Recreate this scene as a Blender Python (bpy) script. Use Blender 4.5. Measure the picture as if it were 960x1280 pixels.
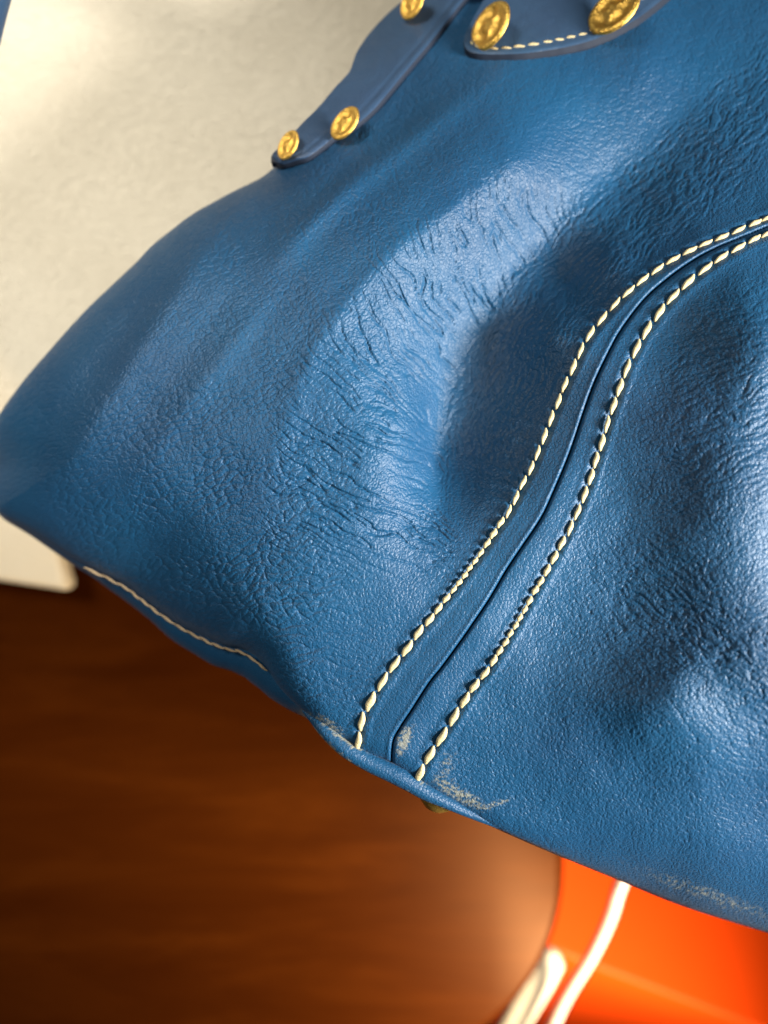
import bpy, bmesh, math, random
import numpy as np
from mathutils import Vector, Matrix
random.seed(4); rng = np.random.RandomState(7)
S = bpy.context.scene
for o in list(bpy.data.objects): bpy.data.objects.remove(o)
COL = S.collection

# ------------------------------------------------------------------ camera
CZ = 0.29                       # camera height over the table top (z = 0)
K = 0.489/480                   # tangent per photo pixel
FOC = 0.142
PX = FOC*K                      # one photo pixel in metres at the focus distance
cam_d = bpy.data.cameras.new('camera'); cam = bpy.data.objects.new('camera', cam_d); COL.objects.link(cam)
cam.location = (0, 0, CZ); cam.rotation_euler = (0, 0, 0)
cam_d.sensor_fit = 'HORIZONTAL'; cam_d.sensor_width = 36; cam_d.lens = 18/0.489
cam_d.clip_start = 0.005; cam_d.clip_end = 20
cam_d.dof.use_dof = True; cam_d.dof.focus_distance = FOC
cam_d.dof.aperture_fstop = (cam_d.lens/1000)/0.0036
S.camera = cam
# ------------------------------------------------------------------ light
w = bpy.data.worlds.new("World"); S.world = w; w.use_nodes = True
w.node_tree.nodes['Background'].inputs[0].default_value = (0.86, 0.92, 1.0, 1)
w.node_tree.nodes['Background'].inputs[1].default_value = 0.04
def area(name, loc, target, size, power, color, sy=None):
    d = bpy.data.lights.new(name, 'AREA'); d.energy = power; d.color = color
    d.shape = 'RECTANGLE'; d.size = size; d.size_y = sy or size
    o = bpy.data.objects.new(name, d); COL.objects.link(o); o.location = loc
    o.rotation_euler = (Vector(target)-Vector(loc)).to_track_quat('-Z', 'Y').to_euler()
    return o
kl = area('window_light', (0.48, -0.08, 0.46), (0.075, -0.01, 0.13), 0.10, 1.55, (1.0, 0.95, 0.88), 0.18); dl = area('table_fill_light', (0.17, -0.29, 0.13), (0.085, -0.18, -0.02), 0.07, 1.6, (1.0, 0.76, 0.48)); dl.data.spread = math.radians(84); kl.data.spread = math.radians(50)  # second lamp is an unseen fill, added to brighten table end and orange box
cl = area('cream_fill_light', (-0.36, 0.30, 0.54), (-0.132, 0.105, 0.10), 0.24, 0.44, (1.0, 0.94, 0.84)); cl.data.spread = math.radians(36)  # unseen fill, added to lift the cream panel and the bag's left side
S.view_settings.view_transform = 'Standard'; S.view_settings.look = 'None'
S.view_settings.exposure = 0.0; S.view_settings.gamma = 1
S.render.engine = 'CYCLES'

# ------------------------------------------------------------------ helpers
def unproj(px, py, h):
    """photo pixel + height above the focus distance (in pixel units) -> world"""
    d = FOC - np.asarray(h, float)*PX
    return np.stack([(np.asarray(px, float)-480)*d*K, -(np.asarray(py, float)-640)*d*K, CZ-d+0*np.asarray(px, float)], -1)
def at(px, py, z):
    d = CZ - z
    return Vector(((px-480)*d*K, -(py-640)*d*K, z))
def mesh_obj(name, V, F, mat, parent=None, smooth=True, attrs=None):
    me = bpy.data.meshes.new(name)
    V = np.asarray(V, np.float32).reshape(-1, 3)
    if isinstance(F, np.ndarray):
        n, k = F.shape
        me.vertices.add(len(V)); me.vertices.foreach_set('co', V.ravel())
        me.loops.add(n*k); me.loops.foreach_set('vertex_index', F.astype(np.int32).ravel())
        me.polygons.add(n); me.polygons.foreach_set('loop_start', np.arange(0, n*k, k, dtype=np.int32))
        me.update(calc_edges=True)
    else:
        me.from_pydata([tuple(map(float, v)) for v in V], [], F)
    me.polygons.foreach_set('use_smooth', np.full(len(me.polygons), smooth, dtype=bool))
    if attrs:
        for k_, a in attrs.items():
            at_ = me.attributes.new(k_, 'FLOAT', 'POINT'); at_.data.foreach_set('value', np.asarray(a, np.float32).ravel())
    me.materials.append(mat); me.update()
    o = bpy.data.objects.new(name, me); COL.objects.link(o)
    if parent: o.parent = parent
    return o
def tag(o, label, cat, group=None):
    o['label'] = label; o['category'] = cat
    if group: o['group'] = group
    return o
def empty(name, loc=(0, 0, 0)):
    e = bpy.data.objects.new(name, None); COL.objects.link(e); e.location = loc; e.empty_display_size = 0.01
    return e
def compact(V, F, attrs=None):
    u, inv = np.unique(F, return_inverse=True)
    return V[u], inv.reshape(F.shape), ({k: a[u] for k, a in attrs.items()} if attrs else None)
# --- numpy noise
def _hash(ix, iy, seed):
    h = (ix.astype(np.int64)*374761393 + iy.astype(np.int64)*668265263 + seed*974711) & 0x7fffffff
    h = ((h ^ (h >> 13))*1274126177) & 0x7fffffff
    return ((h ^ (h >> 16)) & 0xffff)/65535.0
def pn(x, y, seed=0):
    ix = np.floor(x); iy = np.floor(y); fx = x-ix; fy = y-iy
    u = fx*fx*fx*(fx*(fx*6-15)+10); v = fy*fy*fy*(fy*(fy*6-15)+10)
    def g(a, b):
        t = _hash(ix+a, iy+b, seed)*2*np.pi
        return np.cos(t)*(fx-a)+np.sin(t)*(fy-b)
    return 1.5*((g(0, 0)*(1-u)+g(1, 0)*u)*(1-v)+(g(0, 1)*(1-u)+g(1, 1)*u)*v)
def worley(x, y, seed=0):
    ix = np.floor(x); iy = np.floor(y)
    f1 = np.full(x.shape, 9.0); f2 = np.full(x.shape, 9.0)
    for a in (-1, 0, 1):
        for b in (-1, 0, 1):
            cx = ix+a; cy = iy+b
            d = np.hypot(cx+0.1+0.8*_hash(cx, cy, seed)-x, cy+0.1+0.8*_hash(cx, cy, seed+51)-y)
            f2 = np.minimum(f2, np.maximum(f1, d)); f1 = np.minimum(f1, d)
    return f1, f2
def sstep(a, b, x):
    t = np.clip((x-a)/(b-a), 0, 1); return t*t*(3-2*t)
def catmull(P, n):
    P = np.asarray(P, float); m = len(P)
    Q = np.vstack([2*P[0]-P[1], P, 2*P[-1]-P[-2]])
    t = np.linspace(0, m-1-1e-9, n); i = t.astype(int); f = (t-i)[:, None]
    a, b, c, d = Q[i], Q[i+1], Q[i+2], Q[i+3]
    return 0.5*((2*b)+(-a+c)*f+(2*a-5*b+4*c-d)*f**2+(-a+3*b-3*c+d)*f**3)
def pdist(px, py, L):
    """signed distance (left of the travel direction negative on screen) and arclength along polyline"""
    best = np.full(px.shape, 1e9); sd = np.zeros(px.shape); sa = np.zeros(px.shape); acc = 0
    for (ax, ay), (bx, by) in zip(L[:-1], L[1:]):
        dx, dy = bx-ax, by-ay; l = math.hypot(dx, dy)
        t = np.clip(((px-ax)*dx+(py-ay)*dy)/(l*l), 0, 1)
        qx = px-(ax+t*dx); qy = py-(ay+t*dy); d = np.hypot(qx, qy)
        m = d < best
        best = np.where(m, d, best); sd = np.where(m, np.sign(dx*qy-dy*qx)*d, sd); sa = np.where(m, acc+t*l, sa)
        acc += l
    return sd, sa
def bump2(px, py, cx, cy, rx, ry, ang=0):
    a = math.radians(ang); dx = px-cx; dy = py-cy
    u = dx*math.cos(a)+dy*math.sin(a); v = -dx*math.sin(a)+dy*math.cos(a)
    return np.exp(-(u/rx)**2-(v/ry)**2)

# ------------------------------------------------------------------ curves read off the bag
PAIR = np.array([(-11,592,-11,574),(-8,624,-8,540),(2,643,1,515),(40,665,30,475),(87,695,60,440),(125,716,105,390),(153,729,150,347),
 (175,745,172,326),(197,762,190,307),(227,782,216,286),(254,795,240,268),(280,807,266,253),(306,813,290,240),(328,828,330,220),(352,862,350,200),(385,893,368,182),(443,935,403,143),
 (487,951,443,98),(520,973,457,62),(547,992,474,38),(577,1010,496,16),(613,1031,560,-40),(697,1068,700,-130),(768,1097,800,-170),
 (852,1131,900,-190),(960,1165,1000,-200),(1080,1203,1120,-200),(1400,1290,1400,-200)], float)
BL = catmull(PAIR[:, :2], 160); TL = catmull(PAIR[:, 2:], 160)
ST_L = [(960,272),(945,278),(924,287),(903,296),(882.5,304),(863,313),(842,324),(822.5,336),(804,349),(786,364),(769,380),(753,398),(738,417),
 (726,438),(716.5,459),(706,481),(698,502),(689,523),(680.6,545),(672,566),(664,585),(654,603),(645,622),(636,639),(626,653),(617,667),
 (609,679),(601,691),(594,701),(587,710),(581,719),(574,728),(567,737),(558,748),(548,761),(537,775),(523,791),(509,811),(493,831),
 (478,853),(463,878),(452,903),(448,928)]
ST_R = [(960,291.5),(944,298),(924,309),(902.5,321),(882.5,335),(861,352),(842,370),(825,390),(809,412),(796,435),(784,460),(775,484),
 (767,507),(759,530),(752.5,553),(745,575),(739,596),(731,618),(722,640),(713,660),(702.5,679),(693,697),(684,713),(676,727),(669,738),
 (662,751),(656,762),(650,772),(644.6,782),(638,792),(632,803),(624.6,814),(617,826),(606,842),(593,858),(581,876),(567.5,897),
 (552,922),(537,945),(525,968)]
for L_ in (ST_L, ST_R):        # carry on beyond the frame
    (x0, y0), (x1, y1) = L_[0], L_[2]
    dx, dy = (x0-x1)/2, (y0-y1)/2
    for k in range(1, 7): L_.insert(0, (x0+dx*k*1.02, y0+dy*k*0.9))
SEAM = [(1400,160),(1100,222),(960,283),(900,308),(868,325),(838,346),(807,373),(779,409),(763,437),(744,477),(730,515),(713,565),(693,613),(677,647),(653,683),
 (633,713),(613,747),(593,777),(577,800),(553,833),(537,853),(515,887),(500,910),(491,930),(489,975)]
SEAMC = catmull(SEAM, 110)
RIDGE = catmull([(330,1000),(335,880),(325,770),(330,680),(345,590),(370,490),(415,405),(490,318),(560,265),(640,208),(760,120),(900,20),(1050,-80)], 60)
VAL = catmull([(600,800),(575,720),(556,650),(548,590),(550,530),(568,470),(602,400),(650,335),(710,272),(780,208),(860,140),(960,50),(1100,-80)], 60)

CP = np.array([(470,940,-4),(600,900,14),(800,945,54),(930,930,76),(1000,970,66),(1000,1040,40),(880,985,58),(680,960,22),(620,960,8),(700,1020,10),
 (900,810,92),(1000,850,112),(780,730,34),(860,770,70),(765,600,18),(745,680,24),(900,720,82),(840,870,84),(760,830,44),(695,745,19),(700,800,24),(915,600,80),(955,620,88),(1010,635,68),(1100,660,0),(880,480,50),(960,420,66),(850,420,14),(960,340,16),(850,600,52),(860,690,66),
 (600,770,16),(650,690,14),(700,600,8),(740,480,0),(780,400,-8),(850,330,-18),(950,280,-26),(1100,220,-40),(810,650,38),
 (560,640,-20),(552,550,-74),(572,480,-88),(612,400,-96),(690,300,-106),(770,220,-112),(850,140,-120),(950,60,-136),
 (640,208,-56),(560,265,-33),(490,320,-16),(420,402,-4),(370,490,2),(346,590,4),(338,680,0),(360,770,-2),(400,850,-6),
 (430,580,8),(480,500,-10),(480,620,10),(495,560,0),(524,600,-26),(518,530,-30),(500,700,8),(540,790,10),(440,760,8),
 (640,460,-72),(635,530,-42),(720,350,-74),(800,270,-76),(900,180,-88),(625,620,-8),(690,420,-28),(760,330,-45),(850,270,-55),
 (300,450,-22),(200,450,-48),(100,450,-85),(40,540,-110),(200,600,-42),(100,600,-82),(250,330,-62),(400,250,-75),(330,330,-50),
 (280,740,-30),(150,680,-78),(30,620,-112),(240,680,-40),
 (500,180,-100),(430,150,-150),(600,100,-125),(700,110,-115),(800,80,-128),(700,0,-185),(600,0,-205),(500,50,-205),(850,0,-172),(980,-20,-165),
 (700,-130,-260),(1000,-150,-200),(1400,0,-160),(1400,500,-40),(1400,900,0),(1400,1200,-20),(1150,900,20),(1100,400,0)], float)
def tps_fit(P):
    n = len(P); X = P[:, :2]/500
    r2 = ((X[:, None]-X[None])**2).sum(-1); Kk = np.where(r2 > 0, 0.5*r2*np.log(r2+1e-12), 0)+np.eye(n)*0.0015
    A = np.zeros((n+3, n+3)); A[:n, :n] = Kk; A[:n, n] = 1; A[:n, n+1:] = X; A[n:, :n] = A[:n, n:].T
    return np.linalg.solve(A, np.r_[P[:, 2], 0, 0, 0]), X
TW, TX = tps_fit(CP)
def tps(px, py):
    x = px/500; y = py/500; n = len(TX)
    out = TW[n]+TW[n+1]*x+TW[n+2]*y
    for wi, (a, b) in zip(TW[:n], TX):
        r2 = (x-a)**2+(y-b)**2+1e-12; out = out+wi*0.5*r2*np.log(r2)
    return out
def base_h(px, py):
    """large shape of the leather: folds, rolls and the fall towards its outline"""
    px = np.asarray(px, float); py = np.asarray(py, float)
    h = tps(px, py)
    # sharp flank of the big fold
    dv, sv = pdist(px, py, VAL)
    fade = sstep(130, 230, sv)*(1-sstep(640, 900, sv)*0.6)
    h = h - fade*20*np.exp(-np.sqrt(dv*dv+60+900*sstep(280, 520, sv))/(26+34*sstep(-40, 40, dv)))
    # fine line of the ridge
    dr, sr = pdist(px, py, RIDGE)
    h = h + 4.5*np.exp(-(dr/15)**2)*sstep(380, 560, sr)*(1-sstep(780, 1000, sr))
    # soft vertical folds on the far left side
    for cx, cy, ang, amp, wd, ln in ((180,430,-57,6,17,170),(235,440,-56,-3,18,150),(290,430,-54,4,15,170),(110,470,-55,-3,18,110),(430,240,-40,6,18,150),(520,170,-37,5,16,150),(370,300,-48,3.5,13,130)):
        h = h + amp*bump2(px, py, cx, cy, ln, wd, ang)
    h = h + 10*bump2(px, py, 900, 930, 220, 50, 20)
    # outline fall-off
    db = np.abs(pdist(px, py, BL)[0]); dt = np.abs(pdist(px, py, TL)[0])
    Rb = 160 - 138*sstep(180, 430, px) + 85*sstep(620, 850, px)
    Ab = 115 - 104*sstep(200, 430, px) + 90*sstep(620, 860, px)
    u = np.clip(1-db/Rb, 0, 1); h = h - Ab*(1-np.sqrt(np.clip(1-u*u, 0, 1)))
    Rt = 120 - 60*sstep(250, 420, px); At = 95 - 25*sstep(250, 420, px)
    u = np.clip(1-dt/Rt, 0, 1); h = h - At*(1-np.sqrt(np.clip(1-u*u, 0, 1)))
    return h
def full_h(px, py, want_attr=False):
    px = np.asarray(px, float); py = np.asarray(py, float)
    h = base_h(px, py)
    wx = 7*pn(px/38, py/38, 3)+2.5*pn(px/13, py/13, 4); wy = 7*pn(px/38, py/38, 5)+2.5*pn(px/13, py/13, 6)
    qx = px+wx; qy = py+wy
    ds, ss = pdist(px, py, SEAMC)
    sx = px+7*pn(px/42, py/42, 3)+1.0*pn(px/9, py/9, 4); sy = py+7*pn(px/42, py/42, 5)+1.0*pn(px/9, py/9, 6)
    dr, sr = pdist(sx, sy, RIDGE)
    dv, sv = pdist(sx, sy, VAL)
    strip = 1-sstep(24, 44, np.abs(ds))
    # ---- soft lumps
    h = h + 1.8*pn(px/70, py/70, 11)+0.35*pn(px/24, py/24, 12)
    # ---- pebbled grain, cells drawn out across the folds
    a = math.radians(-28)
    gx = (qx*math.cos(a)+qy*math.sin(a))/14; gy = (-qx*math.sin(a)+qy*math.cos(a))/8.5
    f1, f2 = worley(gx, gy, 21)
    peb = -np.exp(-((f2-f1)/0.16))*1.0 - 0.35*f1*f1
    mp = (0.35+0.65*(1-sstep(300, 600, px)))*(0.65+0.9*bump2(px, py, 300, 700, 170, 190))*(1-0.8*strip)
    mp = mp*(0.4+0.6*sstep(-0.35, 0.3, pn(px/70, py/70, 22)+0.1))*(1-0.7*bump2(px, py, 500, 740, 110, 120))*(1-0.6*sstep(240,120,py))
    f1, f2 = worley(gx*1.9+7, gy*1.75, 23)
    h = h + 1.45*mp*peb - 0.62*(1-0.8*strip)*np.exp(-(f2-f1)/0.13)
    # ---- long creases running off the ridge into the valley
    mB = sstep(-34, 44, dr)*(1-sstep(-6, 20, dv))
    mB = np.where(sv <= 1, 0, mB)
    mB = mB*sstep(260, 380, sr)*(1-sstep(860, 1010, sr))
    cs = sr + 0.28*dr + 9*pn(px/60, py/60, 31)
    c1 = pn(cs/14, dr/110, 32)+0.22*pn(cs/6, dr/34, 33)
    cr = -np.exp(-(np.abs(c1)/0.085))
    m1 = sstep(-0.35, 0.10, pn(cs/50, dr/60, 34)+0.12)
    h = h + 4.3*mB*cr*m1*(1-strip)
    c2 = pn(cs/7, dr/44, 35); h = h - 1.3*mB*np.exp(-np.abs(c2)/0.14)*sstep(-0.2, 0.3, pn(px/45, py/45, 36))
    # cross cracks to break the creases up
    f1, f2 = worley(cs/9, dr/15, 37)
    h = h - 0.5*mB*np.exp(-(f2-f1)/0.13)
    # ---- gathers just below the fold, near the lower left corner
    mC = bump2(px, py, 370, 780, 80, 110)*(1-strip)
    c3 = pn(qx/75+3*0, (qy-0.0016*(px-380)**2)/13, 41)
    h = h - 2.6*mC*np.exp(-np.abs(c3)/0.09)*sstep(-0.3, 0.2, pn(px/50, py/40, 42)+0.1)
    # ---- drawn grain in the hollow
    mV = sstep(-18, 10, dv)*(1-sstep(80, 150, dv))*sstep(150, 260, sv)
    c4 = pn(sv/34, dv/6.5, 51)+0.5*pn(sv/14, dv/3.6, 52)
    h = h - 2.3*mV*np.exp(-np.abs(c4)/0.16)*(1-strip)
    # short creases between hollow and seam
    mW = bump2(px, py, 640, 570, 55, 70)*(1-strip)*sstep(0, 25, dv)
    c5 = pn((px+py*0.5)/60, (qy-0.45*qx)/9, 53); h = h - 2.0*mW*np.exp(-np.abs(c5)/0.1)
    # ---- right hand panel
    mR = sstep(38, 90, -ds) if False else sstep(34, 80, np.abs(ds))*(px > np.interp(py, [283, 500, 700, 930], [960, 735, 645, 491]))
    b = math.radians(33)
    rx = qx*math.cos(b)+qy*math.sin(b); ry = -qx*math.sin(b)+qy*math.cos(b)
    c6 = pn(rx/48, ry/8, 61)+0.4*pn(rx/16, ry/4, 62)
    m6 = bump2(px, py, 870, 790, 170, 75, 30)
    h = h - 2.0*mR*m6*np.exp(-np.abs(c6)/0.12)
    c7 = pn(qx/45, (qy+0.25*qx)/11, 63)
    m7 = bump2(px, py, 930, 500, 110, 170)
    h = h - 1.7*mR*m7*np.exp(-np.abs(c7)/0.12)
    f1, f2 = worley(qx/6.5, qy/8.0, 64)
    m8 = bump2(px, py, 860, 980, 240, 95, 18)
    h = h - 0.6*mR*m8*np.exp(-(f2-f1)/0.14)
    f1, f2 = worley(qx/14.0, qy/7.5, 65)
    h = h - 0.45*mR*(1-m8)*np.exp(-(f2-f1)/0.15)
    # random long scratches / hair creases on the roll
    c9 = pn((px+0.8*py)/80, (qy-0.8*qx)/22, 66)
    h = h - 1.3*mR*np.exp(-np.abs(c9)/0.03)*bump2(px, py, 900, 930, 120, 90)
    # upper part: drawn pebbles
    f1, f2 = worley((qx*0.9+qy*0.35)/19, (qy-0.35*qx)/8, 71)
    mU = (1-sstep(260, 380, py))*(1-mV)*(1-strip)
    h = h - 0.9*mU*np.exp(-(f2-f1)/0.17)
    # ---- the seam: two turned edges meeting in a groove
    h = h + 2.2*np.exp(-(ds/30.0)**4)
    along = 0.42+0.58*sstep(300, 560, ss)
    gw = 1.5
    h = h - 9*along*np.exp(-(np.abs(ds)/gw)**1.4)
    h = h + 1.3*along*np.exp(-((ds-4)/3.5)**2)
    # ---- stitch channels with needle holes
    for L in (ST_L, ST_R):
        Lp = np.array(L); d, s = pdist(px, py, L)
        inside = np.where((s > 0), 1.0, 1.0)*(np.abs(d) < 20)
        h = h - 1.2*np.exp(-(d/4.5)**2)*inside + 1.0*np.exp(-((np.abs(d)-9)/4.0)**2)*inside
        mids = (Lp[:-1]+Lp[1:])/2
        near = np.abs(d) < 9
        if near.any():
            x_ = px[near]; y_ = py[near]; a_ = np.zeros(x_.shape)
            for mx, my in mids: a_ = a_ + np.exp(-((x_-mx)**2+(y_-my)**2)/9.0)
            h[near] = h[near]-1.9*a_
    if not want_attr: return h
    # ---- scuffs (a stain-like wear mask with its own shape)
    n1 = pn(px/6, py/4, 81)+0.6*pn(px/2.6, py/2.6, 82)
    wz = 0.85*bump2(px, py, 405, 906, 30, 10, 25)+1.1*bump2(px, py, 505, 925, 9, 22, 20)+0.85*bump2(px, py, 578, 995, 38, 10, 28)+0.45*bump2(px, py, 560, 955, 16, 30, 20)\
        +0.7*bump2(px, py, 625, 1003, 18, 4, -18)+0.55*bump2(px, py, 890, 1120, 130, 13, 20)+0.75*bump2(px, py, 398, 913, 14, 12)
    n2 = pn(px/1.7, py/1.7, 86)
    wear = 0.75*sstep(0.30, 0.95, wz*(0.9+0.9*n1+0.7*n2))
    return h, wear

# ------------------------------------------------------------------ materials
def mat(name):
    m = bpy.data.materials.new(name); m.use_nodes = True
    nt = m.node_tree; b = nt.nodes['Principled BSDF']
    return m, nt, b
def N(nt, t, **kw):
    n = nt.nodes.new(t)
    for k, v in kw.items():
        if k.startswith('i_'):
            key = k[2:]; key = int(key) if key.isdigit() else key.replace('_', ' ')
            n.inputs[key].default_value = v
        else: setattr(n, k, v)
    return n
def simple(name, col, rough, metal=0, spec=0.5, bump=None, **kw):
    m, nt, b = mat(name)
    b.inputs['Base Color'].default_value = (*col, 1); b.inputs['Roughness'].default_value = rough
    b.inputs['Metallic'].default_value = metal; b.inputs['Specular IOR Level'].default_value = spec
    if bump:
        sc, st, dist = bump
        tc = N(nt, 'ShaderNodeTexCoord'); n = N(nt, 'ShaderNodeTexNoise', i_Scale=sc, i_Detail=4.0)
        nt.links.new(tc.outputs['Object'], n.inputs['Vector'])
        bp = N(nt, 'ShaderNodeBump', i_Strength=st, i_Distance=dist)
        nt.links.new(n.outputs['Fac'], bp.inputs['Height']); nt.links.new(bp.outputs[0], b.inputs['Normal'])
        r = N(nt, 'ShaderNodeValToRGB'); r.color_ramp.elements[0].color = (*[c*0.75 for c in col], 1); r.color_ramp.elements[1].color = (*[min(1, c*1.15) for c in col], 1)
        r.color_ramp.elements[0].position = 0.3; r.color_ramp.elements[1].position = 0.7
        nt.links.new(n.outputs['Fac'], r.inputs[0]); nt.links.new(r.outputs[0], b.inputs['Base Color'])
    return m
def leather(name, col, wear=True, grain=1.0):
    m, nt, b = mat(name); L = nt.links.new
    tc = N(nt, 'ShaderNodeTexCoord')
    big = N(nt, 'ShaderNodeTexNoise', i_Scale=38.0, i_Detail=3.0); L(tc.outputs['Object'], big.inputs['Vector'])
    r = N(nt, 'ShaderNodeValToRGB'); e = r.color_ramp.elements
    e[0].position = 0.32; e[1].position = 0.68
    e[0].color = (col[0]*0.95, col[1]*0.86, col[2]*0.88, 1); e[1].color = (col[0]*1.1, col[1]*1.1, col[2]*1.06, 1)
    L(big.outputs['Fac'], r.inputs[0])
    fine = N(nt, 'ShaderNodeTexNoise', i_Scale=2600.0, i_Detail=3.0, i_Roughness=0.6); L(tc.outputs['Object'], fine.inputs['Vector'])
    vor = N(nt, 'ShaderNodeTexVoronoi', i_Scale=1400.0); vor.feature = 'DISTANCE_TO_EDGE'; L(tc.outputs['Object'], vor.inputs['Vector'])
    wv = N(nt, 'ShaderNodeTexNoise', i_Scale=700.0, i_Detail=2.0); L(tc.outputs['Object'], wv.inputs['Vector'])
    mx = N(nt, 'ShaderNodeMath', operation='MINIMUM'); L(vor.outputs['Distance'], mx.inputs[0]); mx.inputs[1].default_value = 0.22
    ml = N(nt, 'ShaderNodeMath', operation='MULTIPLY_ADD'); L(mx.outputs[0], ml.inputs[0]); ml.inputs[1].default_value = 2.2; L(fine.outputs['Fac'], ml.inputs[2])
    ad = N(nt, 'ShaderNodeMath', operation='ADD'); L(ml.outputs[0], ad.inputs[0]); ad.inputs[1].default_value = 0.0
    bp = N(nt, 'ShaderNodeBump', i_Strength=0.65*grain, i_Distance=0.00016); L(ad.outputs[0], bp.inputs['Height'])
    L(bp.outputs[0], b.inputs['Normal'])
    rr = N(nt, 'ShaderNodeMapRange', i_3=0.41, i_4=0.54); L(wv.outputs['Fac'], rr.inputs[0]); L(rr.outputs[0], b.inputs['Roughness'])
    b.inputs['Specular IOR Level'].default_value = 0.36
    b.inputs['Sheen Weight'].default_value = 0.05; b.inputs['Sheen Roughness'].default_value = 0.4
    b.inputs['Sheen Tint'].default_value = (0.8, 0.85, 1, 1)
    if wear:
        at_ = N(nt, 'ShaderNodeAttribute', attribute_name='wear')
        mi = N(nt, 'ShaderNodeMix', data_type='RGBA'); L(at_.outputs['Fac'], mi.inputs[0]); L(r.outputs[0], mi.inputs[6]); mi.inputs[7].default_value = (0.22, 0.22, 0.17, 1)
        L(mi.outputs[2], b.inputs['Base Color'])
    else: L(r.outputs[0], b.inputs['Base Color'])
    return m
BLUE = (0.0035, 0.050, 0.122)
M_leather = leather('blue_leather', BLUE)
M_leather2 = leather('blue_leather_smooth', (0.022, 0.055, 0.11), wear=False, grain=0.6)
M_edge = simple('edge_paint', (0.010, 0.016, 0.030), 0.7, spec=0.2)
M_gold = simple('gold_metal', (0.92, 0.55, 0.12), 0.44, metal=1.0, bump=(9, 0.6, 0.0004))
def thread_mat():
    m, nt, b = mat('waxed_thread'); L = nt.links.new
    tc = N(nt, 'ShaderNodeTexCoord')
    mp = N(nt, 'ShaderNodeMapping'); mp.inputs['Rotation'].default_value = (0, 0, math.radians(52)); L(tc.outputs['Object'], mp.inputs['Vector'])
    wv = N(nt, 'ShaderNodeTexWave', i_Scale=9.0, i_Distortion=3.0, i_Detail=1.0); L(mp.outputs[0], wv.inputs['Vector'])
    no = N(nt, 'ShaderNodeTexNoise', i_Scale=9.0, i_Detail=3.0); L(tc.outputs['Object'], no.inputs['Vector'])
    r = N(nt, 'ShaderNodeValToRGB'); r.color_ramp.elements[0].color = (0.34, 0.265, 0.12, 1); r.color_ramp.elements[1].color = (0.58, 0.49, 0.27, 1)
    r.color_ramp.elements[0].position = 0.25; r.color_ramp.elements[1].position = 0.6
    L(no.outputs['Fac'], r.inputs[0]); L(r.outputs[0], b.inputs['Base Color'])
    bp = N(nt, 'ShaderNodeBump', i_Strength=0.35, i_Distance=0.0001); L(wv.outputs['Fac'], bp.inputs['Height']); L(bp.outputs[0], b.inputs['Normal'])
    b.inputs['Roughness'].default_value = 0.6
    return m
M_thread = thread_mat()
def wood_mat():
    m, nt, b = mat('polished_wood'); L = nt.links.new
    tc = N(nt, 'ShaderNodeTexCoord'); mp = N(nt, 'ShaderNodeMapping'); mp.inputs['Scale'].default_value = (4.5, 24, 24); L(tc.outputs['Object'], mp.inputs['Vector'])
    n1 = N(nt, 'ShaderNodeTexNoise', i_Scale=2.2, i_Detail=6.0, i_Roughness=0.62, i_Distortion=0.6); L(mp.outputs[0], n1.inputs['Vector'])
    r = N(nt, 'ShaderNodeValToRGB'); e = r.color_ramp.elements
    e[0].position = 0.2; e[0].color = (0.016, 0.0028, 0.0002, 1); e[1].position = 0.85; e[1].color = (0.042, 0.0095, 0.0008, 1)
    e.new(0.5).color = (0.024, 0.0048, 0.0004, 1)
    L(n1.outputs['Fac'], r.inputs[0]); L(r.outputs[0], b.inputs['Base Color'])
    b.inputs['Roughness'].default_value = 0.4; b.inputs['Specular IOR Level'].default_value = 0.06; b.inputs['Specular Tint'].default_value = (1.0, 0.45, 0.12, 1)
    return m
M_wood = wood_mat()
def cream_mat():
    m, nt, b = mat('cream_grain'); L = nt.links.new
    tc = N(nt, 'ShaderNodeTexCoord'); mp = N(nt, 'ShaderNodeMapping'); mp.inputs['Scale'].default_value = (1.0, 2.2, 1); mp.inputs['Rotation'].default_value = (0, 0, math.radians(22)); L(tc.outputs['Object'], mp.inputs['Vector'])
    n1 = N(nt, 'ShaderNodeTexNoise', i_Scale=420.0, i_Detail=4.0, i_Roughness=0.6, i_Distortion=0.7); L(mp.outputs[0], n1.inputs['Vector'])
    n2 = N(nt, 'ShaderNodeTexNoise', i_Scale=14.0, i_Detail=3.0); L(tc.outputs['Object'], n2.inputs['Vector'])
    r = N(nt, 'ShaderNodeValToRGB'); e = r.color_ramp.elements
    e[0].position = 0.3; e[0].color = (0.58, 0.52, 0.40, 1); e[1].position = 0.7; e[1].color = (0.70, 0.64, 0.51, 1)
    L(n2.outputs['Fac'], r.inputs[0]); L(r.outputs[0], b.inputs['Base Color'])
    bp = N(nt, 'ShaderNodeBump', i_Strength=0.9, i_Distance=0.0012); L(n1.outputs['Fac'], bp.inputs['Height']); L(bp.outputs[0], b.inputs['Normal'])
    b.inputs['Roughness'].default_value = 0.65
    return m
M_cream = cream_mat()
M_orange = simple('orange_card', (0.48, 0.040, 0.0), 0.6, spec=0.15)
M_white = simple('white_cord', (0.42, 0.33, 0.30), 0.5, bump=(900, 0.3, 0.0003))
M_cloth = simple('white_cloth', (0.42, 0.40, 0.34), 0.9, bump=(500, 0.5, 0.0006))
M_floor = simple('floor_tiles', (0.16, 0.11, 0.08), 0.5, bump=(8, 0.2, 0.001))

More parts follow.
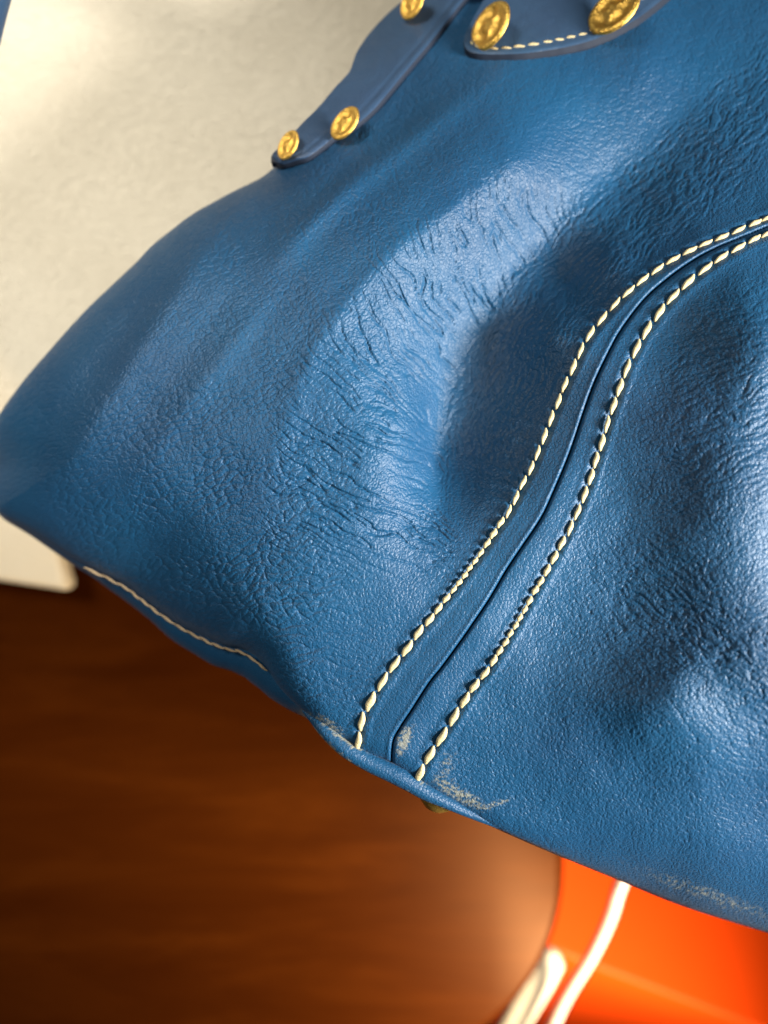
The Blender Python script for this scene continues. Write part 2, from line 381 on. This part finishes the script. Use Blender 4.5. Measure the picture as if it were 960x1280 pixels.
# ------------------------------------------------------------------ setting: floor, table
def box(x0, x1, y0, y1, z0, z1):
    V = [(x, y, z) for z in (z0, z1) for (x, y) in ((x0, y0), (x1, y0), (x1, y1), (x0, y1))]
    F = [(3, 2, 1, 0), (4, 5, 6, 7), (0, 1, 5, 4), (1, 2, 6, 5), (2, 3, 7, 6), (3, 0, 4, 7)]
    return V, F
fl = mesh_obj('floor', [(-3, -3, -0.46), (3, -3, -0.46), (3, 3, -0.46), (-3, 3, -0.46)], [(0, 1, 2, 3)], M_floor, smooth=False); fl['kind'] = 'structure'
table = empty('wooden_table', (-0.24, 0.15, -0.46))
tag(table, 'dark polished reddish brown wooden table with rounded corner under the blue bag', 'table')
def rel(o, parent):
    o.parent = parent; o.matrix_parent_inverse = Matrix.Translation(-Vector(parent.location)); return o
def tabletop():
    xr, yb, xl, yt, rad = 0.0674, -0.206, -0.55, 0.52, 0.072
    prof = [(0.0, 0.0035), (0.0012, 0.0012), (0.004, 0.0)]          # (inset, drop)
    def ring(inset, z):
        pts = []
        for cx, cy, a0 in ((xr-rad, yb+rad, -90), (xr-rad, yt-rad, 0), (xl+rad, yt-rad, 90), (xl+rad, yb+rad, 180)):
            for k in range(17):
                a = math.radians(a0+90*k/16); pts.append((cx+(rad-inset)*math.cos(a), cy+(rad-inset)*math.sin(a), z))
        return pts
    rings = [ring(0.004, -0.024), ring(0.0012, -0.0228), ring(0, -0.0195), ring(0, -0.0045), ring(0.0013, -0.0013), ring(0.0045, 0)]
    n = len(rings[0]); V = sum(rings, []); F = []
    for r_ in range(len(rings)-1):
        for i in range(n): j = (i+1) % n; F.append((r_*n+i, r_*n+j, (r_+1)*n+j, (r_+1)*n+i))
    F.append(tuple(range((len(rings)-1)*n, len(rings)*n))); F.append(tuple(reversed(range(n))))
    return V, F
rel(mesh_obj('tabletop', *tabletop(), M_wood), table)
for lx, ly in ((0.01, -0.15), (0.01, 0.46), (-0.50, -0.15), (-0.50, 0.46)):
    rel(mesh_obj('leg', *box(lx-0.02, lx+0.02, ly-0.02, ly+0.02, -0.46, -0.024), M_wood, smooth=False), table)

# ------------------------------------------------------------------ cream padded panel on the table
def cream_panel():
    """a padded sheet with a flap that reaches past the bag's left end; rises gently away from the front"""
    slope = math.tan(math.radians(8.0)); y0 = at(86, 742, 0.012).y
    out = [(87,741),(80,715),(72,690),(74,655),(110,632),(200,600),(330,545),(470,470),(620,390),(760,330),(760,100),(760,-500),(200,-520),(-420,-500),(-420,400),(-420,672),(-120,712),(0,728)]
    P = []
    for a_, b_ in out:
        z = 0.012
        for _ in range(8):
            q = at(a_, b_, z); z = 0.013+(q.y-y0)*slope
        P.append(q)
    n = len(P); nv = Vector((0, -slope, 1)).normalized()
    V = [p for p in P]+[p-nv*0.009 for p in P]
    F = [tuple(range(n-1, -1, -1)), tuple(range(n, 2*n))]+[(i, (i+1) % n, n+(i+1) % n, n+i) for i in range(n)]
    o = mesh_obj('cream_panel', V, F, M_cream)
    md = o.modifiers.new('bevel', 'BEVEL'); md.width = 0.0028; md.segments = 4; md.limit_method = 'ANGLE'; md.angle_limit = math.radians(50)
    return o
cp = cream_panel()
tag(cp, 'cream finely grained padded panel lying on the wooden table behind the blue bag', 'panel')
bm_ = bmesh.new(); bm_.from_mesh(cp.data); bmesh.ops.recalc_face_normals(bm_, faces=bm_.faces); bm_.to_mesh(cp.data); bm_.free()
for p_ in cp.data.polygons: p_.use_smooth = False
pr = mesh_obj('wooden_block', *box(-0.30, -0.05, 0.36, 0.39, 0.001, 0.060), M_wood, smooth=False)
tag(pr, 'long wooden block propping the far side of the cream panel', 'block')

# ------------------------------------------------------------------ orange box, cord, white roll
def orange_box():
    root = empty('orange_box'); tag(root, 'bright orange cardboard box with a lid tilted beside the wooden table', 'box')
    O = at(690, 1188, -0.075); P2 = at(960, 1290, -0.085)
    e = (P2-O).normalized()                       # along the lid's lower edge
    up = Vector((0, math.sin(math.radians(44)), math.cos(math.radians(44))))
    n = (up-e*up.dot(e)).normalized(); f = e.cross(n).normalized()   # f: out of the lower side
    if f.y > 0: f = -f
    def bx(name, a0, a1, b0, b1, c0, c1, bev=0.0012):
        V, F = box(a0, a1, b0, b1, c0, c1)
        V = [O+e*x+(-f)*y+n*z for x, y, z in V]
        o = mesh_obj(name, V, F, M_orange, root, smooth=False)
        md = o.modifiers.new('bevel', 'BEVEL'); md.width = bev; md.segments = 3
        return o
    bx('lid', -0.075, 0.24, 0.0, 0.26, -0.028, 0.0, 0.002)
    bx('box_body', -0.0745, 0.2395, 0.0008, 0.259, -0.16, -0.0285)
    return root
orange_box()
def tube(name, pts, rad, m, parent=None, seg=14, n=60, cap=True, flat=1.0, attrs=None, wfun=None):
    P = catmull(np.array(pts, float), n); R = np.interp(np.linspace(0, 1, n), np.linspace(0, 1, len(rad)), rad) if hasattr(rad, '__len__') else np.full(n, rad)
    T = np.gradient(P, axis=0); T /= np.linalg.norm(T, axis=1)[:, None]
    Z = np.array([0, 0, 1.0]); A = np.cross(T, Z); A /= (np.linalg.norm(A, axis=1)[:, None]+1e-9); B = np.cross(A, T)
    V = []
    for i in range(n):
        for k in range(seg):
            a = 2*math.pi*k/seg; V.append(P[i]+A[i]*R[i]*math.cos(a)+B[i]*R[i]*flat*math.sin(a))
    F = [(i*seg+k, i*seg+(k+1) % seg, (i+1)*seg+(k+1) % seg, (i+1)*seg+k) for i in range(n-1) for k in range(seg)]
    if cap: F += [tuple(reversed(range(seg))), tuple(range((n-1)*seg, n*seg))]
    return mesh_obj(name, V, F, m, parent, attrs=attrs)
cord_pts = [tuple(at(px, py, z)) for px, py, z in ((860,960,0.012),(815,1030,0.012),(778,1100,0.010),(763,1145,0.002),(741,1192,-0.012),(706,1250,-0.035),(660,1340,-0.08))]+[(0.10, -0.34, -0.25), (0.14, -0.40, -0.455)]
tag(tube('cable', cord_pts, 0.0023, M_white, n=80), 'thin whitish round cable hanging in front of the orange box', 'cable')
roll = [tuple(at(px, py, z)) for px, py, z in ((692,1188,-0.052),(687,1200,-0.05),(672,1228,-0.055),(650,1265,-0.065),(625,1310,-0.085),(600,1360,-0.12))]
tag(tube('white_cloth', roll, [0.003, 0.0065, 0.0068, 0.007, 0.0072, 0.007], M_cloth, flat=0.7, n=40), 'small rolled white cloth between the table corner and the orange box', 'cloth')

# ------------------------------------------------------------------ the bag
bag = empty('blue_handbag', (0, 0, 0))
tag(bag, 'blue grained leather handbag with cream stitching and gold studs lying on the table', 'handbag')
def bag_body():
    NI = 900
    seg_w = np.linalg.norm(np.diff(PAIR.reshape(-1, 2, 2).mean(1), axis=0), axis=1) + 0.6*np.linalg.norm(np.diff(PAIR[:, :2], axis=0), axis=1)
    seg_w[-1] *= 0.12
    cum = np.r_[0, np.cumsum(seg_w)]
    par = np.interp(np.linspace(0, cum[-1], NI), cum, np.arange(len(cum)))
    Pm = PAIR; Q = np.vstack([2*Pm[0]-Pm[1], Pm, 2*Pm[-1]-Pm[-2]])
    par = np.clip(par, 0, len(Pm)-1-1e-9); i = par.astype(int); f = (par-i)[:, None]
    a, b, c, d = Q[i], Q[i+1], Q[i+2], Q[i+3]
    C = 0.5*((2*b)+(-a+c)*f+(2*a-5*b+4*c-d)*f**2+(-a+3*b-3*c+d)*f**3)
    Bc, Tc = C[:, :2], C[:, 2:]
    # rows: dense in frame, sparse above it, slightly crowded at both edges
    NJ = 860
    g = np.linspace(0, 1, NJ)
    u = g*1.0
    t = 0.84*u + 0.16*u**3
    e0 = 0.5-0.5*np.cos(np.pi*np.clip(t, 0, 1)); t = 0.93*t+0.07*e0
    X = Bc[:, None, 0]*(1-t)[None]+Tc[:, None, 0]*t[None]
    Y = Bc[:, None, 1]*(1-t)[None]+Tc[:, None, 1]*t[None]
    Hh, wear = full_h(X.ravel(), Y.ravel(), True)
    front = unproj(X.ravel(), Y.ravel(), Hh).reshape(NI, NJ, 3)
    wear = wear.reshape(NI, NJ)
    idx = np.arange(NI*NJ).reshape(NI, NJ)
    F = np.stack([idx[:-1, :-1], idx[1:, :-1], idx[1:, 1:], idx[:-1, 1:]], -1).reshape(-1, 4)
    cx = (X[:-1, :-1]+X[1:, 1:]).ravel()/2; cy = (Y[:-1, :-1]+Y[1:, 1:]).ravel()/2
    sd, _ = pdist(cx, cy, SEAMC)
    Vf = front.reshape(-1, 3)
    side = sd > 0
    for name, msk in (('side_panel', side), ('front_panel', ~side)):
        v, ff, at_ = compact(Vf, F[msk], {'wear': wear.ravel()})
        mesh_obj(name, v, ff, M_leather, bag, attrs=at_)
    return front, Bc, Tc, X, Y
front, Bc, Tc, GX, GY = bag_body()
# base panel: swings out from under the front edge, then down to the table; back panel and far wall likewise
OUT = np.array([(-11,592,0,0),(0,640,-1,3),(87,695,-3,6),(125,716,-4,9),(153,729,-8,14),(175,745,-10,12),(197,762,-9,13),(227,782,-12,18),(254,795,-12,22),(280,807,-13,25),
 (306,813,-12,28),(328,828,-11,28),(352,862,-9,14),(385,893,-3,4),(443,935,-1,1),(1400,1290,-1,1)], float)
def walls():
    step = 6; E = front[::step, 0]; Bp = Bc[::step]; n = len(E)
    xs = OUT[:, 0]; ox = np.interp(Bp[:, 0], xs, OUT[:, 2]); oy = np.interp(Bp[:, 0], xs, OUT[:, 3])
    depth0 = CZ-E[:, 2]; rows = []; ws = []
    for k, (fo, dz) in enumerate(((0, 0.0), (0.35, 0.0006), (0.7, 0.0018), (0.92, 0.0036), (1.0, 0.006), (1.0, 0.009), (0.9, 0.014), (0.6, 0.022), (0.2, 0.035), (0, 0.05), (0, 0.07), (0, 0.09))):
        zt = np.maximum(E[:, 2]-dz, 0.035); d = CZ-zt
        x = (Bp[:, 0]+ox*fo-480)*depth0*K; y = -(Bp[:, 1]+oy*fo-640)*depth0*K
        z = zt
        # keep outward lip visible: lateral taken at the depth it sits at for the first rows
        s = np.where(fo > 0, d/depth0, 1.0); blend = min(1, fo)
        x = x*(1+(s-1)*blend); y = y*(1+(s-1)*blend)
        rows.append(np.stack([x, y, z], -1))
    V = np.concatenate([r_ for r_ in rows]); m = len(rows)
    idx = np.arange(m*n).reshape(m, n)
    F = np.stack([idx[:-1, :-1], idx[1:, :-1], idx[1:, 1:], idx[:-1, 1:]], -1).reshape(-1, 4)
    px = Bp[:, 0]; nn = pn(px/5, px*0, 83)
    wr = np.tile(sstep(0.3, 0.8, (bump2(px, px*0, 400, 0, 26, 9)+0.0*nn)*(1+0.8*nn)), m)
    mesh_obj('base_panel', V, F, M_leather, bag, attrs={'wear': wr})
    low_b = rows[-1]
    # top / left wall
    E2 = front[::step, -1]; rows2 = [E2]
    for dz, inn in ((0.004, 0.0), (0.012, 0.001), (0.025, 0.003), (0.04, 0.007), (0.06, 0.012)):
        z = np.maximum(E2[:, 2]-dz, 0.04)
        c = np.array([0.06, -0.03]); dirv = c-E2[:, :2]; dirv /= np.linalg.norm(dirv, axis=1)[:, None]
        rows2.append(np.concatenate([E2[:, :2]+dirv*inn, z[:, None]], 1))
    for k in (0.25, 0.5, 0.75, 1.0): 
        r_ = rows2[5]*(1-k)+low_b*k; r_[:, 2] -= 0.006*math.sin(math.pi*k); rows2.append(r_)
    V = np.concatenate(rows2); m = len(rows2); idx = np.arange(m*n).reshape(m, n)
    F = np.stack([idx[:-1, :-1], idx[:-1, 1:], idx[1:, 1:], idx[1:, :-1]], -1).reshape(-1, 4)
    mesh_obj('back_panel', V, F, M_leather, bag, attrs={'wear': np.zeros(len(V))})
walls()
# piping along the lower edge
pp = [(380,888,-42,3),(392,900,-30,5),(406,914,-19,8),(432,936,-12,10.5),(462,953,-12,11.5),(500,971,-11,12),(532,990,-10,10),(560,1004,-10,7.5),(590,1018,-14,5.5),(640,1038,-20,4),(700,1062,-36,4),(780,1095,-60,4),(870,1129,-80,4),(960,1157,-95,4),(1080,1196,-100,4)]
pw = [tuple(unproj(a, b, c)) for a, b, c, _ in pp]
n_ = 260; sg = 18
uu = np.repeat(np.linspace(0, 1, n_), sg); pxs = np.interp(uu, np.linspace(0, 1, len(pp)), [p[0] for p in pp]); an = np.tile(np.arange(sg)/sg*2*np.pi, n_)
nz = pn(pxs/5, an*2, 84)+0.5*pn(pxs/2, an*3, 85)
wp = (np.exp(-((pxs-425)/38.0)**2)*1.0+0.7*np.exp(-((pxs-520)/22.0)**2))*(0.2+0.8*np.clip(-np.cos(an-0.35), 0, 1)**1.0)
wp = np.maximum(wp, (np.exp(-((pxs-425)/38.0)**2)*1.0+0.5*np.exp(-((pxs-520)/30.0)**2))*np.clip(np.cos(an-0.2), 0, 1)**2)
M_pipe = M_leather
tube('piping', pw, [p[3]*PX for p in pp], M_pipe, bag, seg=sg, n=n_, attrs={'wear': sstep(0.45, 0.9, wp*(1+1.0*nz))})

# stitches ---------------------------------------------------------
def stitch_mesh(name, L, wd, dip=0.3, seg=12, rings=14):
    V = []
    for i in range(rings+1):
        u = i/rings; a = math.pi*u; r_ = (max(math.sin(a), 0)**0.55)*wd/2+wd*0.02
        z = -dip*wd*abs(math.cos(a))**3; off = wd*0.12*math.sin(2*math.pi*u)
        for k in range(seg):
            b = 2*math.pi*k/seg; q = r_*(0.84+0.17*abs(math.cos(b*1.0+u*5.2+0.6))**0.7); V.append(((u-0.5)*L, off+q*math.cos(b), z+0.8*q*math.sin(b)))
    F = [(i*seg+k, i*seg+(k+1) % seg, (i+1)*seg+(k+1) % seg, (i+1)*seg+k) for i in range(rings) for k in range(seg)]
    F += [tuple(reversed(range(seg))), tuple(range(rings*seg, (rings+1)*seg))]
    me = bpy.data.meshes.new(name); me.from_pydata(V, [], F); me.materials.append(M_thread)
    me.polygons.foreach_set('use_smooth', [True]*len(me.polygons)); return me
me_st = [stitch_mesh('stitch', 1.0, 0.36+0.02*k, 0.3) for k in range(3)]
M_dull = simple('aged_thread', (0.26, 0.19, 0.11), 0.7)
me_dull = [stitch_mesh('stitch', 1.0, 0.36, 0.15)]
me_dull[0].materials[0] = M_dull
def put_stitches(L, lift, wid, parent, lean=9, hfun=full_h, gap=0.98, name='stitch', meshes=me_st):
    P = np.array(L, float); H = hfun(P[:, 0], P[:, 1])
    T = np.gradient(P, axis=0)
    for i in range(len(P)):
        t = T[i]; ln = np.linalg.norm(t); t = t/ln
        a = P[i]-t*ln*0.5; b = P[i]+t*ln*0.5
        hh = hfun(np.array([a[0]-t[1]*0, b[0]]), np.array([a[1], b[1]]))
        hs = base_h(np.array([a[0], b[0]]), np.array([a[1], b[1]]))
        c = Vector(unproj(P[i, 0], P[i, 1], H[i]+lift).tolist())
        A = Vector(unproj(a[0], a[1], H[i]+lift+(hs[0]-hs.mean())).tolist()); B = Vector(unproj(b[0], b[1], H[i]+lift+(hs[1]-hs.mean())).tolist())
        ax = (B-A); l3 = ax.length; ax.normalize()
        z = Vector((0, 0, 1)); y = z.cross(ax).normalized(); z = ax.cross(y)
        R = Matrix((ax, y, z)).transposed().to_4x4() @ Matrix.Rotation(math.radians(lean+random.uniform(-3, 3)), 4, 'Z')
        o = bpy.data.objects.new(name, random.choice(meshes)); COL.objects.link(o); o.parent = parent
        sc = l3*gap; wsc = wid*PX/0.37*min(1.08, max(0.78, 0.55+0.02*ln))
        o.matrix_local = Matrix.Translation(c) @ R @ Matrix.Diagonal((sc, wsc*random.uniform(0.93, 1.07), wsc, 1))
def widths(L): return 8.5
def flat_h(px, py): return base_h(px, py)+3.0
put_stitches(ST_L[:30], -0.2, 5.7, bag, hfun=flat_h); put_stitches(ST_L[30:], -0.1, 7.4, bag, hfun=flat_h)
put_stitches(ST_R[:26], -0.2, 6.1, bag, hfun=flat_h); put_stitches(ST_R[26:], -0.1, 7.8, bag, hfun=flat_h)
# seam of the base panel
bl = catmull([(118,713),(153,730),(175,746),(197,763),(227,783),(254,797),(280,808),(306,815),(328,831)], 15)
put_stitches([tuple(p+np.array([-1, 2])) for p in bl], 0.5, 4.6, bag, lean=-2, hfun=lambda x, y: base_h(x, y), gap=1.3, meshes=me_dull)

# handle tabs ------------------------------------------------------
def tab(lower, upper, thick, lip, ns=120, nt=40, slope=None):
    Lw = catmull(lower, ns); Up = catmull(upper, ns); t = np.linspace(0, 1, nt)
    X = Lw[:, None, 0]*(1-t)+Up[:, None, 0]*t; Y = Lw[:, None, 1]*(1-t)+Up[:, None, 1]*t
    d = np.minimum(np.hypot(X-Lw[:, None, 0], Y-Lw[:, None, 1]), 1e9)
    d = np.minimum(d, np.hypot(X-X[:1], Y-Y[:1]))
    Hb = base_h(X.ravel(), Y.ravel()).reshape(X.shape)
    if slope is not None:
        dl_ = np.hypot(X-Lw[:, None, 0], Y-Lw[:, None, 1])
        h0 = base_h(Lw[:, 0]+6, Lw[:, 1]+3); h0 = np.convolve(np.pad(h0, 6, mode='edge'), np.ones(13)/13, 'valid')
        Hb = h0[:, None]-slope*dl_-0.004*dl_**2
    Hh = Hb+thick - 3.0*np.exp(-d/3.0) - 1.2*np.exp(-((d-11)/3.0)**2) + 0.6*pn(X/14, Y/9, 91)
    V = unproj(X, Y, Hh).reshape(-1, 3); idx = np.arange(ns*nt).reshape(ns, nt)
    F = np.stack([idx[:-1, :-1], idx[1:, :-1], idx[1:, 1:], idx[:-1, 1:]], -1).reshape(-1, 4)
    o = mesh_obj('handle_tab', V, F, M_leather2, bag)
    # painted edge all round
    ring = np.concatenate([np.stack([X[:, 0], Y[:, 0], Hh[:, 0]], -1)[::-1], np.stack([X[0], Y[0], Hh[0]], -1)[1:]])
    c = np.array([X.mean(), Y.mean()]); rows = []
    for q, fo in ((0, 0), (0.25, 0.6), (0.6, 1.0), (1.0, 0.9), (1.35, 0.75)):
        lp = np.array(lip)*fo
        hx = ring[:, 0]+lp[0]; hy = ring[:, 1]+lp[1]
        hh = ring[:, 2]-q*(thick)
        rows.append(unproj(hx, hy, hh))
    V = np.concatenate(rows); m = len(rows); n = len(ring); idx = np.arange(m*n).reshape(m, n)
    F = np.stack([idx[:-1, :-1], idx[:-1, 1:], idx[1:, 1:], idx[1:, :-1]], -1).reshape(-1, 4)
    mesh_obj('painted_edge', V, F, M_edge, o)
    return o
tab1 = tab([(579,52),(582,61),(592,66),(612,68),(650,67),(690,62),(724,55),(754,45),(785,30),(812,12),(850,-22),(900,-80)],
           [(581,46),(582,42),(586,34),(592,22),(600,8),(608,-5),(625,-30),(650,-50),(690,-75),(730,-100),(780,-120),(830,-140)], 13, (1, 12))
put_stitches(catmull([(590,54),(602,61),(625,61),(652,58),(682,53),(707,48),(732,42),(752,33),(775,20),(798,4),(820,-14)], 18), 11.5, 5.0, tab1, lean=-6, hfun=base_h, gap=1.15)
tab2 = tab([(343,203),(352,206),(370,201),(385,196),(402,184),(420,170),(445,156),(468,136),(490,110),(515,80),(540,50),(562,22),(590,-12),(640,-60)],
           [(339,203),(339,197),(342,191),(350,184),(361,173),(378,154),(398,134),(420,108),(437,89),(446,65),(464,39),(490,12),(526,-16),(586,-64)], 10, (2, 6), slope=0.45)

# studs ------------------------------------------------------------
def stud(px, py, h, r, ang, tilt, parent):
    prof = [(0, 0.30), (0.16, 0.34), (0.30, 0.30), (0.36, 0.20), (0.5, 0.17), (0.66, 0.20), (0.76, 0.33), (0.88, 0.36), (0.97, 0.28), (1.0, 0.14), (0.95, 0.0), (0.8, -0.08)]
    seg = 36; V = [(0, 0, prof[0][1]*0.45)]; F = []
    for i, (rr, z) in enumerate(prof[1:]):
        for k in range(seg):
            a = 2*math.pi*k/seg
            zz = z + (0.05*math.cos(5*a)+0.04*math.sin(3*a+1))*(0.25 < rr < 0.72)
            V.append((rr*math.cos(a), rr*math.sin(a), zz*0.45))
    for k in range(seg): F.append((0, 1+k, 1+(k+1) % seg))
    for i in range(len(prof)-2):
        for k in range(seg): F.append((1+i*seg+k, 1+(i+1)*seg+k, 1+(i+1)*seg+(k+1) % seg, 1+i*seg+(k+1) % seg))
    c = Vector(unproj(px, py, h).tolist()); d = CZ-c.z
    o = mesh_obj('stud', V, F, M_gold, parent)
    o.scale = (r*d*K,)*3; o.location = c
    # tilt the disc away towards the upper left of the bag
    axis = Vector((math.cos(math.radians(ang)), math.sin(math.radians(ang)), 0))
    view = (Vector((0, 0, CZ))-c).normalized()
    n = (Matrix.Rotation(math.radians(-tilt), 3, axis) @ view)
    n2 = (Matrix.Rotation(math.radians(tilt), 3, axis) @ view)
    if n2.x < n.x: n = n2
    o.rotation_euler = n.to_track_quat('Z', 'Y').to_euler()
    return o
def bh(x, y): return float(base_h(np.array([x]), np.array([y]))[0])
stud(614, 34, bh(614, 34)+34, 31, 42, 62, tab1)
stud(768, 15, bh(768, 15)+36, 34, 24, 60, tab1)
stud(432, 155, bh(436, 160)+28, 23, 42, 60, tab2)
stud(361, 182, bh(372, 196)+24, 19, 52, 60, tab2)
stud(516, 4, bh(560, 26)+8, 20, 50, 60, tab2)

# handle, looping from the upper tab over to the left, and the gold foot under the corner
hp = [tuple(unproj(*p)) for p in ((600,-40,-195),(560,-90,-180),(420,-220,-90),(250,-300,-40),(90,-270,-50),(10,-140,-90),(-25,-20,-120),(-45,60,-140),(-75,160,-170),(-130,300,-230))]
tube('handle', hp, [0.007, 0.0062, 0.006, 0.006, 0.006, 0.006, 0.006, 0.006, 0.006, 0.006], M_leather2, bag, n=90, seg=18)
def foot():
    seg = 32; prof = [(0.0, 1.0), (0.45, 0.93), (0.8, 0.66), (0.97, 0.3), (1.0, 0.0), (1.0, -0.5)]
    V = [(0, 0, 1.0)]; F = []
    for rr, z in prof[1:]:
        for k in range(seg): a = 2*math.pi*k/seg; V.append((rr*math.cos(a), rr*math.sin(a), z))
    for k in range(seg): F.append((0, 1+k, 1+(k+1) % seg))
    for i in range(len(prof)-2):
        for k in range(seg): F.append((1+i*seg+k, 1+(i+1)*seg+k, 1+(i+1)*seg+(k+1) % seg, 1+i*seg+(k+1) % seg))
    o = mesh_obj('foot', V, F, M_gold, bag)
    o.location = Vector(unproj(549, 990, -48).tolist()); o.scale = (0.0038, 0.0038, 0.0036)
    o.rotation_euler = Vector((-0.35, -0.9, 0.05)).to_track_quat('Z', 'Y').to_euler()
foot()
